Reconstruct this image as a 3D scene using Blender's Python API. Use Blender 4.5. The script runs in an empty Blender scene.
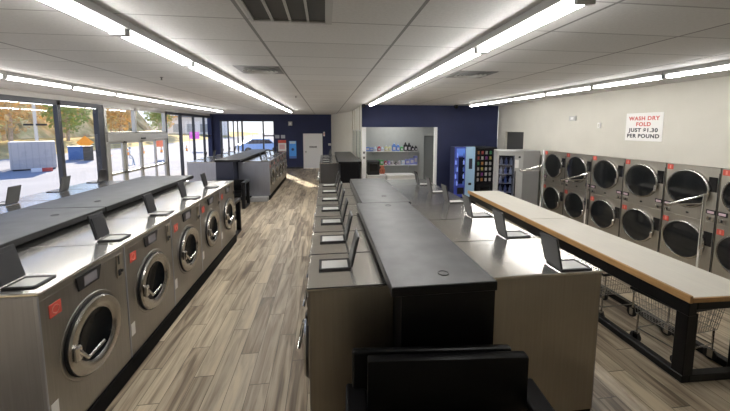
import bpy, bmesh, math, random
from mathutils import Vector, Matrix
random.seed(7)
S = bpy.context.scene
C = S.collection
PI = math.pi
R = math.radians

# ------------------------------------------------------------------ materials
def new_mat(name):
    m = bpy.data.materials.new(name); m.use_nodes = True
    nt = m.node_tree
    return m, nt, nt.nodes['Principled BSDF']

def mat(name, col, rough=0.5, metal=0.0, emit=0.0, ecol=None, vary=0.0, vscale=6.0, coat=0.0, spec=0.5):
    m, nt, b = new_mat(name)
    b.inputs['Base Color'].default_value = (*col, 1)
    b.inputs['Roughness'].default_value = rough
    b.inputs['Metallic'].default_value = metal
    b.inputs['Specular IOR Level'].default_value = spec
    if coat: b.inputs['Coat Weight'].default_value = coat
    if emit:
        b.inputs['Emission Color'].default_value = (*(ecol or col), 1)
        b.inputs['Emission Strength'].default_value = emit
    if vary:
        tc = nt.nodes.new('ShaderNodeTexCoord'); n = nt.nodes.new('ShaderNodeTexNoise')
        n.inputs['Scale'].default_value = vscale; n.inputs['Detail'].default_value = 5
        nt.links.new(tc.outputs['Object'], n.inputs['Vector'])
        r = nt.nodes.new('ShaderNodeValToRGB')
        r.color_ramp.elements[0].position = 0.3; r.color_ramp.elements[1].position = 0.7
        r.color_ramp.elements[0].color = (*[c * (1 - vary) for c in col], 1)
        r.color_ramp.elements[1].color = (*[min(1, c * (1 + vary)) for c in col], 1)
        nt.links.new(n.outputs['Fac'], r.inputs['Fac'])
        nt.links.new(r.outputs['Color'], b.inputs['Base Color'])
    return m

def brushed(name, col, rough, stretch, amt=0.12, bump=0.0, metal=0.95):
    m, nt, b = new_mat(name)
    b.inputs['Metallic'].default_value = metal
    tc = nt.nodes.new('ShaderNodeTexCoord'); mp = nt.nodes.new('ShaderNodeMapping')
    mp.inputs['Scale'].default_value = stretch
    n = nt.nodes.new('ShaderNodeTexNoise'); n.inputs['Scale'].default_value = 1; n.inputs['Detail'].default_value = 4
    n2 = nt.nodes.new('ShaderNodeTexNoise'); n2.inputs['Scale'].default_value = 2.2; n2.inputs['Detail'].default_value = 3
    nt.links.new(tc.outputs['Object'], mp.inputs['Vector']); nt.links.new(mp.outputs['Vector'], n.inputs['Vector'])
    nt.links.new(tc.outputs['Object'], n2.inputs['Vector'])
    add = nt.nodes.new('ShaderNodeMath'); add.operation = 'ADD'
    nt.links.new(n.outputs['Fac'], add.inputs[0]); nt.links.new(n2.outputs['Fac'], add.inputs[1])
    mr = nt.nodes.new('ShaderNodeMapRange'); mr.inputs['From Min'].default_value = 0.6; mr.inputs['From Max'].default_value = 1.4
    mr.inputs['To Min'].default_value = 1 - amt; mr.inputs['To Max'].default_value = 1 + amt
    nt.links.new(add.outputs[0], mr.inputs['Value'])
    vm = nt.nodes.new('ShaderNodeVectorMath'); vm.operation = 'SCALE'; vm.inputs[0].default_value = col
    nt.links.new(mr.outputs['Result'], vm.inputs['Scale']); nt.links.new(vm.outputs['Vector'], b.inputs['Base Color'])
    rr = nt.nodes.new('ShaderNodeMath'); rr.operation = 'MULTIPLY'; rr.inputs[1].default_value = rough
    nt.links.new(mr.outputs['Result'], rr.inputs[0]); nt.links.new(rr.outputs[0], b.inputs['Roughness'])
    return m

M = {}
M['steel'] = brushed('steel_front', (0.325, 0.31, 0.285), 0.36, (70, 70, 3))
M['steel_side'] = brushed('steel_side', (0.38, 0.345, 0.29), 0.42, (60, 60, 2))
M['deck'] = brushed('steel_deck', (0.80, 0.79, 0.75), 0.19, (3, 60, 3), 0.07)
M['deck_dull'] = brushed('steel_deck_dull', (0.66, 0.65, 0.63), 0.33, (3, 60, 3), 0.07)
M['steel_dryer'] = brushed('steel_dryer', (0.41, 0.39, 0.345), 0.38, (60, 60, 3), 0.08)
M['chrome'] = mat('chrome', (0.75, 0.74, 0.72), 0.14, 1.0)
M['chrome_soft'] = mat('chrome_soft', (0.46, 0.445, 0.42), 0.24, 1.0)
M['wire'] = mat('zinc_wire', (0.26, 0.25, 0.23), 0.4, 0.8)
M['glass_dark'] = mat('dark_door_glass', (0.006, 0.007, 0.008), 0.10, 0.0, spec=0.18)
M['glass_dryer'] = mat('dryer_glass', (0.010, 0.011, 0.012), 0.12, spec=0.4)
M['glass_dark'].node_tree.nodes['Principled BSDF'].inputs['IOR'].default_value = 1.18
M['black'] = mat('black_plastic', (0.012, 0.012, 0.014), 0.42)
M['steel_window_blue'] = brushed('steel_window_blue', (0.37, 0.385, 0.44), 0.42, (60, 60, 2))  # side steel with the bluish window light put into its colour
M['trim_pale'] = mat('pale_corner_trim', (0.42, 0.44, 0.50), 0.35, 0.7)
M['black_gloss'] = mat('black_gloss', (0.008, 0.008, 0.009), 0.22)
M['black_metal'] = mat('black_painted_metal', (0.006, 0.006, 0.007), 0.38, spec=0.25)
M['vinyl'] = mat('black_vinyl', (0.003, 0.003, 0.0035), 0.4, spec=0.15)
M['rubber'] = mat('rubber', (0.02, 0.02, 0.02), 0.7)
M['lid'] = mat('grey_black_lid', (0.018, 0.0185, 0.021), 0.4)
M['liner'] = mat('pale_tray_liner', (0.62, 0.62, 0.60), 0.4)
M['red'] = mat('red_sticker', (0.55, 0.075, 0.05), 0.5)
M['pink'] = mat('sticker_mark', (0.72, 0.25, 0.20), 0.5)
M['white'] = mat('white_paint', (0.90, 0.90, 0.90), 0.5)
M['paper'] = mat('paper_white', (0.80, 0.79, 0.77), 0.6)
M['screen'] = mat('grey_screen', (0.22, 0.21, 0.23), 0.25)
M['pinkscreen'] = mat('pink_display', (0.50, 0.38, 0.42), 0.3, emit=0.15)
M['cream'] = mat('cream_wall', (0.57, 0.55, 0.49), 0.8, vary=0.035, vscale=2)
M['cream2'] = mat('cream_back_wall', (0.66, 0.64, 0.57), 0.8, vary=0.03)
M['navy'] = mat('navy_wall', (0.017, 0.024, 0.078), 0.7, vary=0.08, vscale=2)
M['grey_wall'] = mat('grey_wall', (0.50, 0.52, 0.51), 0.8, vary=0.03)
M['dark_void'] = mat('dark_door', (0.05, 0.05, 0.05), 0.7)
M['greydoor'] = mat('grey_door', (0.22, 0.23, 0.23), 0.6)
M['bulk_front'] = mat('bulkhead_side', (0.006, 0.006, 0.007), 0.3, spec=0.25)
M['bulk_navy'] = mat('bulkhead_navy', (0.018, 0.021, 0.04), 0.45)
M['plinth'] = mat('black_plinth', (0.005, 0.005, 0.005), 0.7, spec=0.1)
M['plinth_grey'] = mat('grey_plinth', (0.32, 0.32, 0.32), 0.6)
M['laminate'] = brushed('white_laminate', (0.70, 0.67, 0.60), 0.5, (30, 2, 30), 0.06, metal=0.0)
M['wood'] = brushed('pine_edge', (0.42, 0.24, 0.095), 0.55, (40, 2.5, 40), 0.3, metal=0.0)
M['housing'] = mat('fixture_housing', (0.45, 0.45, 0.44), 0.5)
M['tube'] = mat('lit_tube', (1, 1, 1), 0.4, emit=44.0, ecol=(1.0, 0.98, 0.95))
M['lampcap'] = mat('lamp_cap', (0.5, 0.5, 0.5), 0.4)
M['frame_dark'] = mat('dark_window_frame', (0.030, 0.032, 0.040), 0.4)
M['alu'] = mat('aluminium_frame', (0.48, 0.47, 0.44), 0.35, 0.6)
M['soffit'] = mat('soffit_paint', (0.55, 0.54, 0.52), 0.7)
M['vent_dark'] = mat('vent_dark', (0.05, 0.05, 0.048), 0.6)
M['vent_grey'] = mat('vent_grey', (0.20, 0.20, 0.20), 0.6)
M['shelf'] = mat('pale_shelf', (0.60, 0.61, 0.60), 0.5)
M['ltblue'] = mat('vend_light_blue', (0.33, 0.50, 0.66), 0.4, emit=0.12)
M['vblue'] = mat('vend_blue_glow', (0.04, 0.06, 0.32), 0.3, emit=0.07, ecol=(0.10, 0.14, 0.75))
M['vgrey'] = mat('vend_grey', (0.42, 0.42, 0.41), 0.5)
M['vgrey2'] = mat('cabinet_grey', (0.36, 0.36, 0.355), 0.5, vary=0.04, vscale=3)
M['navyglass'] = mat('vend_glass', (0.012, 0.014, 0.035), 0.12)

def glass_mat(name, gl=0.06, tint=(0.97, 0.98, 1.0)):
    m = bpy.data.materials.new(name); m.use_nodes = True; nt = m.node_tree
    nt.nodes.remove(nt.nodes['Principled BSDF'])
    out = nt.nodes['Material Output']
    t = nt.nodes.new('ShaderNodeBsdfTransparent'); t.inputs['Color'].default_value = (*tint, 1)
    g = nt.nodes.new('ShaderNodeBsdfGlossy'); g.inputs['Roughness'].default_value = 0.02
    mx = nt.nodes.new('ShaderNodeMixShader'); mx.inputs[0].default_value = gl
    nt.links.new(t.outputs[0], mx.inputs[1]); nt.links.new(g.outputs[0], mx.inputs[2]); nt.links.new(mx.outputs[0], out.inputs['Surface'])
    return m
M['glass'] = glass_mat('window_glass')
M['vglass'] = glass_mat('vending_glass', 0.05, (0.8, 0.82, 0.9))

class NB:                                   # tiny node-maths helper
    def __init__(s, nt): s.nt = nt
    def m(s, op, a, b=0.0, c=None):
        n = s.nt.nodes.new('ShaderNodeMath'); n.operation = op
        for i, v in enumerate((a, b) if c is None else (a, b, c)):
            if isinstance(v, (int, float)): n.inputs[i].default_value = v
            else: s.nt.links.new(v, n.inputs[i])
        return n.outputs[0]

def floor_mat():
    m, nt, b = new_mat('wood_plank_tile'); B = NB(nt)
    g = nt.nodes.new('ShaderNodeNewGeometry'); sp = nt.nodes.new('ShaderNodeSeparateXYZ')
    nt.links.new(g.outputs['Position'], sp.inputs[0])
    x, y = sp.outputs[0], sp.outputs[1]
    W, L = 0.185, 1.15
    xs = B.m('DIVIDE', x, W); ix = B.m('FLOOR', xs); fx = B.m('FRACT', xs)
    off = B.m('FRACT', B.m('MULTIPLY', ix, 0.381))
    ys = B.m('ADD', B.m('DIVIDE', y, L), off); iy = B.m('FLOOR', ys); fy = B.m('FRACT', ys)
    cb = nt.nodes.new('ShaderNodeCombineXYZ'); nt.links.new(ix, cb.inputs[0]); nt.links.new(iy, cb.inputs[1])
    wn = nt.nodes.new('ShaderNodeTexWhiteNoise'); wn.noise_dimensions = '2D'; nt.links.new(cb.outputs[0], wn.inputs['Vector'])
    rid = wn.outputs['Value']
    # grain: noise stretched along the plank, shifted per plank
    v = nt.nodes.new('ShaderNodeCombineXYZ')
    nt.links.new(B.m('ADD', B.m('MULTIPLY', x, 11.0), B.m('MULTIPLY', rid, 57.0)), v.inputs[0])
    nt.links.new(B.m('ADD', B.m('MULTIPLY', y, 1.1), B.m('MULTIPLY', rid, 31.0)), v.inputs[1])
    n1 = nt.nodes.new('ShaderNodeTexNoise'); n1.inputs['Scale'].default_value = 1.0; n1.inputs['Detail'].default_value = 5; n1.inputs['Distortion'].default_value = 0.9
    nt.links.new(v.outputs[0], n1.inputs['Vector'])
    v2 = nt.nodes.new('ShaderNodeCombineXYZ')
    nt.links.new(B.m('MULTIPLY', x, 70.0), v2.inputs[0]); nt.links.new(B.m('ADD', B.m('MULTIPLY', y, 3.0), B.m('MULTIPLY', rid, 11.0)), v2.inputs[1])
    n2 = nt.nodes.new('ShaderNodeTexNoise'); n2.inputs['Scale'].default_value = 1.0; n2.inputs['Detail'].default_value = 3
    nt.links.new(v2.outputs[0], n2.inputs['Vector'])
    t = B.m('ADD', B.m('ADD', B.m('MULTIPLY', n1.outputs['Fac'], 1.02), 0.02), B.m('MULTIPLY', B.m('SUBTRACT', rid, 0.5), 0.30))
    t = B.m('ADD', t, B.m('MULTIPLY', B.m('SUBTRACT', n2.outputs['Fac'], 0.5), 0.22))
    r = nt.nodes.new('ShaderNodeValToRGB'); e = r.color_ramp.elements
    e[0].position = 0.20; e[0].color = (0.075, 0.050, 0.032, 1)
    e[1].position = 0.78; e[1].color = (0.60, 0.51, 0.37, 1)
    k = e.new(0.38); k.color = (0.20, 0.152, 0.104, 1)
    k = e.new(0.50); k.color = (0.345, 0.282, 0.202, 1)
    k = e.new(0.62); k.color = (0.46, 0.385, 0.28, 1)
    nt.links.new(t, r.inputs['Fac'])
    gx = B.m('LESS_THAN', B.m('MINIMUM', fx, B.m('SUBTRACT', 1.0, fx)), 0.015)
    gy = B.m('LESS_THAN', B.m('MINIMUM', fy, B.m('SUBTRACT', 1.0, fy)), 0.0032)
    gr = B.m('MAXIMUM', gx, gy)
    mx = nt.nodes.new('ShaderNodeMix'); mx.data_type = 'RGBA'
    nt.links.new(B.m('MULTIPLY', gr, 0.9), mx.inputs['Factor']); nt.links.new(r.outputs['Color'], mx.inputs['A']); mx.inputs['B'].default_value = (0.07, 0.055, 0.040, 1)
    nt.links.new(mx.outputs['Result'], b.inputs['Base Color'])
    b.inputs['Roughness'].default_value = 0.42
    b.inputs['Specular IOR Level'].default_value = 0.4
    return m
M['floor'] = floor_mat()

def ceil_mat():
    m, nt, b = new_mat('ceiling_tiles'); B = NB(nt)
    g = nt.nodes.new('ShaderNodeNewGeometry'); sp = nt.nodes.new('ShaderNodeSeparateXYZ')
    nt.links.new(g.outputs['Position'], sp.inputs[0])
    x, y = sp.outputs[0], sp.outputs[1]
    xs = B.m('DIVIDE', B.m('ADD', x, 0.568), 1.22); ys = B.m('DIVIDE', B.m('SUBTRACT', y, 2.52), 0.61)
    fx, fy = B.m('FRACT', xs), B.m('FRACT', ys)
    gx = B.m('LESS_THAN', B.m('MINIMUM', fx, B.m('SUBTRACT', 1.0, fx)), 0.011)
    gy = B.m('LESS_THAN', B.m('MINIMUM', fy, B.m('SUBTRACT', 1.0, fy)), 0.014)
    cb = nt.nodes.new('ShaderNodeCombineXYZ'); nt.links.new(B.m('FLOOR', xs), cb.inputs[0]); nt.links.new(B.m('FLOOR', ys), cb.inputs[1])
    wn = nt.nodes.new('ShaderNodeTexWhiteNoise'); wn.noise_dimensions = '2D'; nt.links.new(cb.outputs[0], wn.inputs['Vector'])
    n = nt.nodes.new('ShaderNodeTexNoise'); n.inputs['Scale'].default_value = 45; n.inputs['Detail'].default_value = 6
    nt.links.new(g.outputs['Position'], n.inputs['Vector'])
    val = B.m('ADD', B.m('ADD', 0.58, B.m('MULTIPLY', wn.outputs['Value'], 0.05)), B.m('MULTIPLY', B.m('SUBTRACT', n.outputs['Fac'], 0.5), 0.16))
    line = B.m('MAXIMUM', B.m('MULTIPLY', gx, 0.62), B.m('MULTIPLY', gy, 0.42))
    val = B.m('MULTIPLY', val, B.m('SUBTRACT', 1.0, line))
    vm = nt.nodes.new('ShaderNodeVectorMath'); vm.operation = 'SCALE'; vm.inputs[0].default_value = (1.0, 0.985, 0.965)
    nt.links.new(val, vm.inputs['Scale']); nt.links.new(vm.outputs['Vector'], b.inputs['Base Color'])
    b.inputs['Roughness'].default_value = 0.9
    return m
M['ceil'] = ceil_mat()
def cover_mat():
    m, nt, b = new_mat('bulkhead_cover')
    g = nt.nodes.new('ShaderNodeNewGeometry'); n = nt.nodes.new('ShaderNodeTexNoise'); n.inputs['Scale'].default_value = 5; n.inputs['Detail'].default_value = 8
    nt.links.new(g.outputs['Position'], n.inputs['Vector'])
    r = nt.nodes.new('ShaderNodeValToRGB'); r.color_ramp.elements[0].position = .3; r.color_ramp.elements[1].position = .75
    r.color_ramp.elements[0].color = (.030, .031, .033, 1); r.color_ramp.elements[1].color = (.070, .071, .073, 1)
    nt.links.new(n.outputs['Fac'], r.inputs['Fac']); nt.links.new(r.outputs['Color'], b.inputs['Base Color'])
    b.inputs['Roughness'].default_value = 0.42; b.inputs['Specular IOR Level'].default_value = 0.6
    return m
M['cover'] = cover_mat()

# ------------------------------------------------------------------ mesh builder
class MB:
    def __init__(s): s.bm = bmesh.new(); s.mi = 0
    def _merge(s, b, mi=0):
        for f in b.faces: f.material_index = mi
        me = bpy.data.meshes.new('tmp'); b.to_mesh(me); b.free(); s.bm.from_mesh(me); bpy.data.meshes.remove(me)
    def box(s, x0, x1, y0, y1, z0, z1, bev=0.0, mi=0, mtx=None, seg=1):
        b = bmesh.new(); bmesh.ops.create_cube(b, size=1)
        for v in b.verts:
            v.co = Vector(((x0 + x1) / 2 + v.co.x * (x1 - x0), (y0 + y1) / 2 + v.co.y * (y1 - y0), (z0 + z1) / 2 + v.co.z * (z1 - z0)))
        if bev: bmesh.ops.bevel(b, geom=b.edges[:], offset=bev, segments=seg, affect='EDGES', profile=0.5)
        if mtx is not None: bmesh.ops.transform(b, matrix=mtx, verts=b.verts)
        s._merge(b, mi); return s
    def tube(s, pts, r, seg=8, mi=0, closed=False):
        b = bmesh.new(); pts = [Vector(p) for p in pts]; rings = []
        n = len(pts)
        for i, p in enumerate(pts):
            if closed: d = (pts[(i + 1) % n] - pts[i - 1])
            elif i == 0: d = pts[1] - p
            elif i == n - 1: d = p - pts[i - 1]
            else: d = (pts[i + 1] - p).normalized() + (p - pts[i - 1]).normalized()
            d.normalize()
            a = Vector((0, 0, 1)) if abs(d.z) < 0.9 else Vector((1, 0, 0))
            u = d.cross(a).normalized(); w = d.cross(u)
            rings.append([b.verts.new(p + r * (math.cos(2 * PI * k / seg) * u + math.sin(2 * PI * k / seg) * w)) for k in range(seg)])
        for i in range(n if closed else n - 1):
            a, c = rings[i], rings[(i + 1) % n]
            for k in range(seg):
                b.faces.new((a[k], a[(k + 1) % seg], c[(k + 1) % seg], c[k]))
        if not closed:
            b.faces.new(rings[0][::-1]); b.faces.new(rings[-1])
        bmesh.ops.recalc_face_normals(b, faces=b.faces); s._merge(b, mi); return s
    def lathe(s, prof, center, axis='x', seg=32, mi=0, closed=False):   # prof: (radius, along)
        b = bmesh.new(); rings = []
        c = Vector(center)
        def P(r, a, t):
            if axis == 'x': return c + Vector((a, r * math.cos(t), r * math.sin(t)))
            if axis == 'y': return c + Vector((r * math.cos(t), a, r * math.sin(t)))
            return c + Vector((r * math.cos(t), r * math.sin(t), a))
        for (r, a) in prof:
            if r < 1e-6: rings.append([b.verts.new(P(0, a, 0))])
            else: rings.append([b.verts.new(P(r, a, 2 * PI * k / seg)) for k in range(seg)])
        m = len(rings)
        for i in range(m if closed else m - 1):
            A, B_ = rings[i], rings[(i + 1) % m]
            for k in range(seg):
                k2 = (k + 1) % seg
                if len(A) == 1 and len(B_) == 1: continue
                if len(A) == 1: b.faces.new((A[0], B_[k2], B_[k]))
                elif len(B_) == 1: b.faces.new((A[k], A[k2], B_[0]))
                else: b.faces.new((A[k], A[k2], B_[k2], B_[k]))
        bmesh.ops.recalc_face_normals(b, faces=b.faces); s._merge(b, mi); return s
    def prism(s, poly, d, mi=0):                       # 3-D polygon swept by vector d
        b = bmesh.new(); d = Vector(d)
        a = [b.verts.new(Vector(p)) for p in poly]; c = [b.verts.new(Vector(p) + d) for p in poly]
        n = len(a); b.faces.new(a); b.faces.new(c[::-1])
        for i in range(n): b.faces.new((a[i], c[i], c[(i + 1) % n], a[(i + 1) % n]))
        bmesh.ops.recalc_face_normals(b, faces=b.faces); s._merge(b, mi); return s
    def build(s, name, mats, parent=None, smooth=False):
        me = bpy.data.meshes.new(name); s.bm.to_mesh(me); s.bm.free()
        for m in (mats if isinstance(mats, (list, tuple)) else [mats]): me.materials.append(M[m] if isinstance(m, str) else m)
        if smooth:
            me.shade_smooth()
            try: me.set_sharp_from_angle(angle=R(35))
            except Exception: pass
        o = bpy.data.objects.new(name, me); C.objects.link(o)
        if parent is not None: o.parent = parent
        return o

def bx(*a, **k): return MB().box(*a, **k)
def thing(name, label, cat, loc=(0, 0, 0), rz=0.0, group=None):
    o = bpy.data.objects.new(name, None); C.objects.link(o); o.empty_display_size = 0.1
    o.location = loc; o.rotation_euler = (0, 0, rz); return tag(o, label, cat, group)
def tag(o, label, cat, group=None):
    o['label'] = label; o['category'] = cat
    if group: o['group'] = group
    elif 'group' in o: del o['group']
    return o
def struct(o): o['kind'] = 'structure'; return o
def kids(o): return [c for c in ALLKIDS.get(o.name, [])] 
def copy_tree(o, loc=None, rz=None, label=None, group=None):
    def rec(src, parent):
        c = src.copy(); C.objects.link(c); c.parent = parent
        for ch in list(src.children): rec(ch, c)
        return c
    c = rec(o, None)
    if loc is not None: c.location = loc
    if rz is not None: c.rotation_euler = (0, 0, rz)
    if label: c['label'] = label
    if group: c['group'] = group
    return c
ORD = ['first', 'second', 'third', 'fourth', 'fifth', 'sixth', 'seventh', 'eighth', 'ninth', 'tenth', 'eleventh', 'twelfth']

# ------------------------------------------------------------------ setting: shell
CZ = 3.22
struct(MB().box(-6.6, 8.0, -1.2, 19.5, -0.12, 0.0).build('floor', 'floor'))
struct(MB().box(-6.7, 8.0, -1.2, 19.6, CZ, CZ + 0.1).build('ceiling', 'ceil'))
# left wall (glazed shop front): soffit band above the glazing + low stub, near stretch behind the camera
w = MB().box(-6.62, -6.46, -1.2, 19.3, 3.10, CZ).box(-6.62, -6.46, -1.2, 3.2, 0, 3.10)
struct(w.build('wall_left', 'soffit'))
# blue back wall with window hole X -6.05..-2.97, door hole
w = MB().box(-6.6, -6.03, 19.3, 19.45, 0, CZ).box(-6.03, -2.97, 19.3, 19.45, 2.86, CZ).box(-6.03, -2.97, 19.3, 19.45, 0, 0.45)
w.box(-2.97, -1.27, 19.3, 19.45, 0, CZ).box(-1.27, -0.19, 19.3, 19.45, 2.05, CZ).box(-0.19, 0.37, 19.3, 19.45, 0, CZ)
struct(w.build('wall_back', 'navy'))
struct(MB().box(-6.62, -6.40, 19.1, 19.3, 0, CZ).build('trim_corner', 'navy'))
# slanting cream wall joining the back wall to the side wall
struct(MB().prism([(0.37, 19.3, 0), (1.28, 15.3, 0), (1.45, 15.3, 0), (0.55, 19.45, 0)], (0, 0, CZ)).build('wall_slanted', 'cream2'))
# side wall X=1.28 from 11.05 to 15.3 with glazed lower bays
w = MB().box(1.28, 1.40, 11.10, 15.3, 2.35, CZ).box(1.28, 1.40, 11.10, 15.3, 0, 1.2)
for yy in (11.10, 12.4, 13.7, 15.0): w.box(1.26, 1.40, yy, yy + 0.22, 0, CZ)
struct(w.build('wall_side', 'cream2'))
m = MB()
for yy in (11.75, 12.65, 13.65, 14.75): m.box(1.262, 1.282, yy, yy + 0.07, 2.35, CZ)
struct(m.build('trim_7', mat('batten_tan', (0.42, 0.36, 0.27), 0.7)))
t = struct(MB().box(1.31, 1.37, 11.3, 15.0, 1.2, 1.26).box(1.31, 1.37, 11.3, 15.0, 2.29, 2.35).build('window_3', 'alu'))
MB().box(1.335, 1.345, 11.3, 15.0, 1.26, 2.29).build('pane', mat('side_glass', (0.30, 0.36, 0.35), 0.1), t)
# blue partition wall at Y=11.05 with the alcove opening X 1.42..3.98
w = MB().box(1.28, 6.3, 11.05, 11.2, 2.45, CZ).box(3.99, 6.3, 11.05, 11.2, 0, 2.45)
struct(w.build('wall_partition', 'navy'))
struct(MB().box(1.28, 1.42, 11.04, 11.22, 0, 2.45).box(3.93, 4.00, 11.035, 11.22, 0, 2.45).build('trim_alcove_post', 'white'))
# alcove behind
AB = 13.2
w = MB().box(1.40, 4.2, AB, AB + 0.1, 0, CZ).box(4.2, 4.72, AB, AB + 0.1, 2.09, CZ).box(4.72, 5.0, AB, AB + 0.1, 0, CZ)
struct(w.build('wall_alcove_back', 'grey_wall'))
struct(MB().box(4.9, 5.0, 11.2, AB, 0, CZ).build('wall_alcove_right', 'grey_wall'))
d = struct(MB().box(4.2, 4.72, AB + 0.06, AB + 0.1, 0, 2.09).build('door_3', 'greydoor'))
MB().box(4.62, 4.66, AB + 0.02, AB + 0.06, 0.95, 1.25, bev=0.005).build('handle', 'black', d)
# right wall with recess for the dryers, opening and door
RX = 6.2
DY0, DP, DN = 3.42, 0.815, 6              # dryer bank: start, pitch, columns
DEND = DY0 + DP * DN
w = MB().box(RX, RX + 0.12, -1.2, DEND + 0.05, 1.79, CZ).box(RX, RX + 0.12, -1.2, DY0 - 0.01, 0, 1.79).box(RX + 0.02, RX + 0.14, DEND + 0.05, DEND + 0.15, 0, CZ)
RW = 6.31
w.box(RW, RW + 0.12, DEND + 0.06, 9.5, 0, CZ).box(RW, RW + 0.12, 9.5, 10.55, 2.29, CZ).box(RW, RW + 0.12, 10.55, 11.05, 0, CZ)
struct(w.build('wall_right', 'cream'))
struct(MB().box(RX + 1.1, RX + 1.2, -1.2, 11.2, 0, CZ).build('wall_utility', 'grey_wall'))
d = struct(MB().box(RW + 0.08, RW + 0.12, 9.5, 10.55, 0, 2.29).build('door_4', 'dark_void'))
MB().box(RW + 0.05, RW + 0.08, 9.6, 9.64, 1.0, 1.15).build('handle', 'chrome_soft', d)
struct(MB().box(-6.6, 8.0, -1.3, -1.2, 0, CZ).build('wall_front', 'cream'))
# back door (white)
d = struct(MB().box(-1.24, -0.22, 19.33, 19.38, 0.01, 2.03, bev=0.01).build('door_2', 'white'))
MB().box(-1.30, -1.24, 19.27, 19.40, 0, 2.07).box(-0.22, -0.16, 19.27, 19.40, 0, 2.07).box(-1.30, -0.16, 19.27, 19.40, 2.03, 2.09).build('door_frame', 'white', d)
MB().tube([(-1.15, 19.33, 1.0), (-1.15, 19.25, 1.0)], 0.03).lathe([(0, -0.08), (0.035, -0.07), (0.035, -0.04), (0, -0.03)], (-1.15, 19.33, 1.0), 'y', 12).build('knob', 'chrome_soft', d)
mb = MB()
xx = -0.93
for k, wd in enumerate((0.05, 0.03, 0.05, 0.05, 0.03, 0.05, 0.04)):
    mb.box(xx, xx + wd, 19.322, 19.33, 1.24, 1.34 - 0.015 * (k % 2)); xx += wd + 0.02
mb.build('lettering', 'black', d)
# glazed shop front: posts and panes
def bay(n, y0, y1, post0, mats='frame_dark', z1=3.10):
    m = MB().box(-6.56, -6.46, y0, y1, z1 - 0.12, z1).box(-6.56, -6.46, y0, y1, 0.0, 0.12)
    m.box(-6.56, -6.46, y0 - post0, y0 + post0, 0, z1)
    o = struct(m.build('window_%d' % n, mats))
    MB().box(-6.512, -6.504, y0, y1, 0.12, z1 - 0.12).build('pane', 'glass', o)
    return o
bay(4, 3.2, 5.4, 0.06); bay(5, 5.4, 7.02, 0.06); bay(6, 7.02, 8.74, 0.05); bay(7, 8.74, 10.12, 0.05)
bay(8, 14.05, 15.43, 0.05); bay(9, 15.43, 16.87, 0.07); bay(10, 16.87, 18.25, 0.04); o = bay(11, 18.25, 19.1, 0.04)
struct(MB().box(-6.62, -6.48, 10.12, 10.36, 0, 3.1).build('trim_entrance_post', 'frame_dark'))
# transom bar in the two far bays
MB().box(-6.55, -6.47, 18.25, 19.1, 1.95, 2.03).build('transom', 'frame_dark', o)
# automatic sliding entrance
d = struct(MB().box(-6.62, -6.40, 10.36, 14.0, 2.0, 2.24, bev=0.01).build('door_1', 'alu'))
MB().box(-6.58, -6.46, 10.34, 10.44, 0, 3.1).box(-6.58, -6.46, 13.93, 14.03, 0, 3.1).box(-6.57, -6.46, 11.86, 11.96, 2.24, 3.1).box(-6.58, -6.46, 10.36, 14.0, 3.02, 3.1).box(-6.58, -6.46, 10.36, 14.0, 2.24, 2.3).build('door_frame', 'alu', d)
MB().box(-6.515, -6.508, 10.44, 13.93, 2.3, 3.02).build('transom_pane', 'glass', d)
MB().box(-6.41, -6.36, 12.05, 12.30, 2.03, 2.09, bev=0.01).build('motion_sensor', 'black', d)
ys = [10.46, 11.2, 12.12, 13.1, 13.92]
for k in range(4):
    a, b_ = ys[k], ys[k + 1]; xo = -6.50 if k in (0, 3) else -6.46
    lf = MB().box(xo - 0.03, xo + 0.03, a, a + 0.07, 0.02, 2.0).box(xo - 0.03, xo + 0.03, b_ - 0.07, b_, 0.02, 2.0).box(xo - 0.03, xo + 0.03, a, b_, 1.93, 2.0).box(xo - 0.03, xo + 0.03, a, b_, 0.02, 0.2).box(xo - 0.03, xo + 0.03, a, b_, 0.95, 1.03).build('door_leaf', 'alu', d)
    MB().box(xo - 0.004, xo + 0.004, a + 0.07, b_ - 0.07, 0.2, 1.93).build('pane', 'glass', lf)
    if k == 1:
        c = (xo + 0.012, 11.42, 1.34); pts = [(c[0], c[1] + 0.17 * math.cos(t), c[2] + 0.17 * math.sin(t)) for t in [R(200 + 10 * q) for q in range(24)]]
        MB().tube(pts, 0.014, 6).tube([(c[0], c[1] + 0.02, c[2] + 0.34), (c[0], c[1], c[2] + 0.08), (c[0], c[1] + 0.16, c[2] + 0.06), (c[0], c[1] + 0.24, c[2] - 0.18)], 0.018, 6).lathe([(0, 0), (0.045, 0), (0.045, 0.01), (0, 0.01)], (c[0] - 0.005, c[1] + 0.02, c[2] + 0.42), 'x', 12).build('wheelchair_symbol', mat('decal_blue', (0.25, 0.35, 0.55), 0.5), lf)
# back window with uneven mullions
o = struct(MB().box(-6.03, -2.97, 19.32, 19.42, 0.45, 0.53).box(-6.03, -2.97, 19.32, 19.42, 2.80, 2.86).box(-3.62, -2.97, 19.32, 19.42, 1.93, 2.0).build('window_2', 'frame_dark'))
for x, wd in ((-5.95, 0.07), (-5.57, 0.06), (-5.28, 0.05), (-5.04, 0.05), (-4.79, 0.08), (-3.60, 0.07), (-2.99, 0.05)):
    MB().box(x - wd / 2, x + wd / 2, 19.31, 19.43, 0.45, 2.86).build('mullion', 'frame_dark', o)
MB().box(-6.03, -2.97, 19.366, 19.374, 0.53, 2.80).build('pane', 'glass', o)
for nm, a in (('baseboard_back', (-2.97, -1.31, 19.27, 19.3, 0, 0.1)), ('baseboard_partition', (4.0, 6.2, 11.02, 11.05, 0, 0.1)), ('baseboard_right', (RW - 0.02, RW, DEND + 0.2, 9.5, 0, 0.1))):
    struct(MB().box(*a).build(nm, 'black'))

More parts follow.
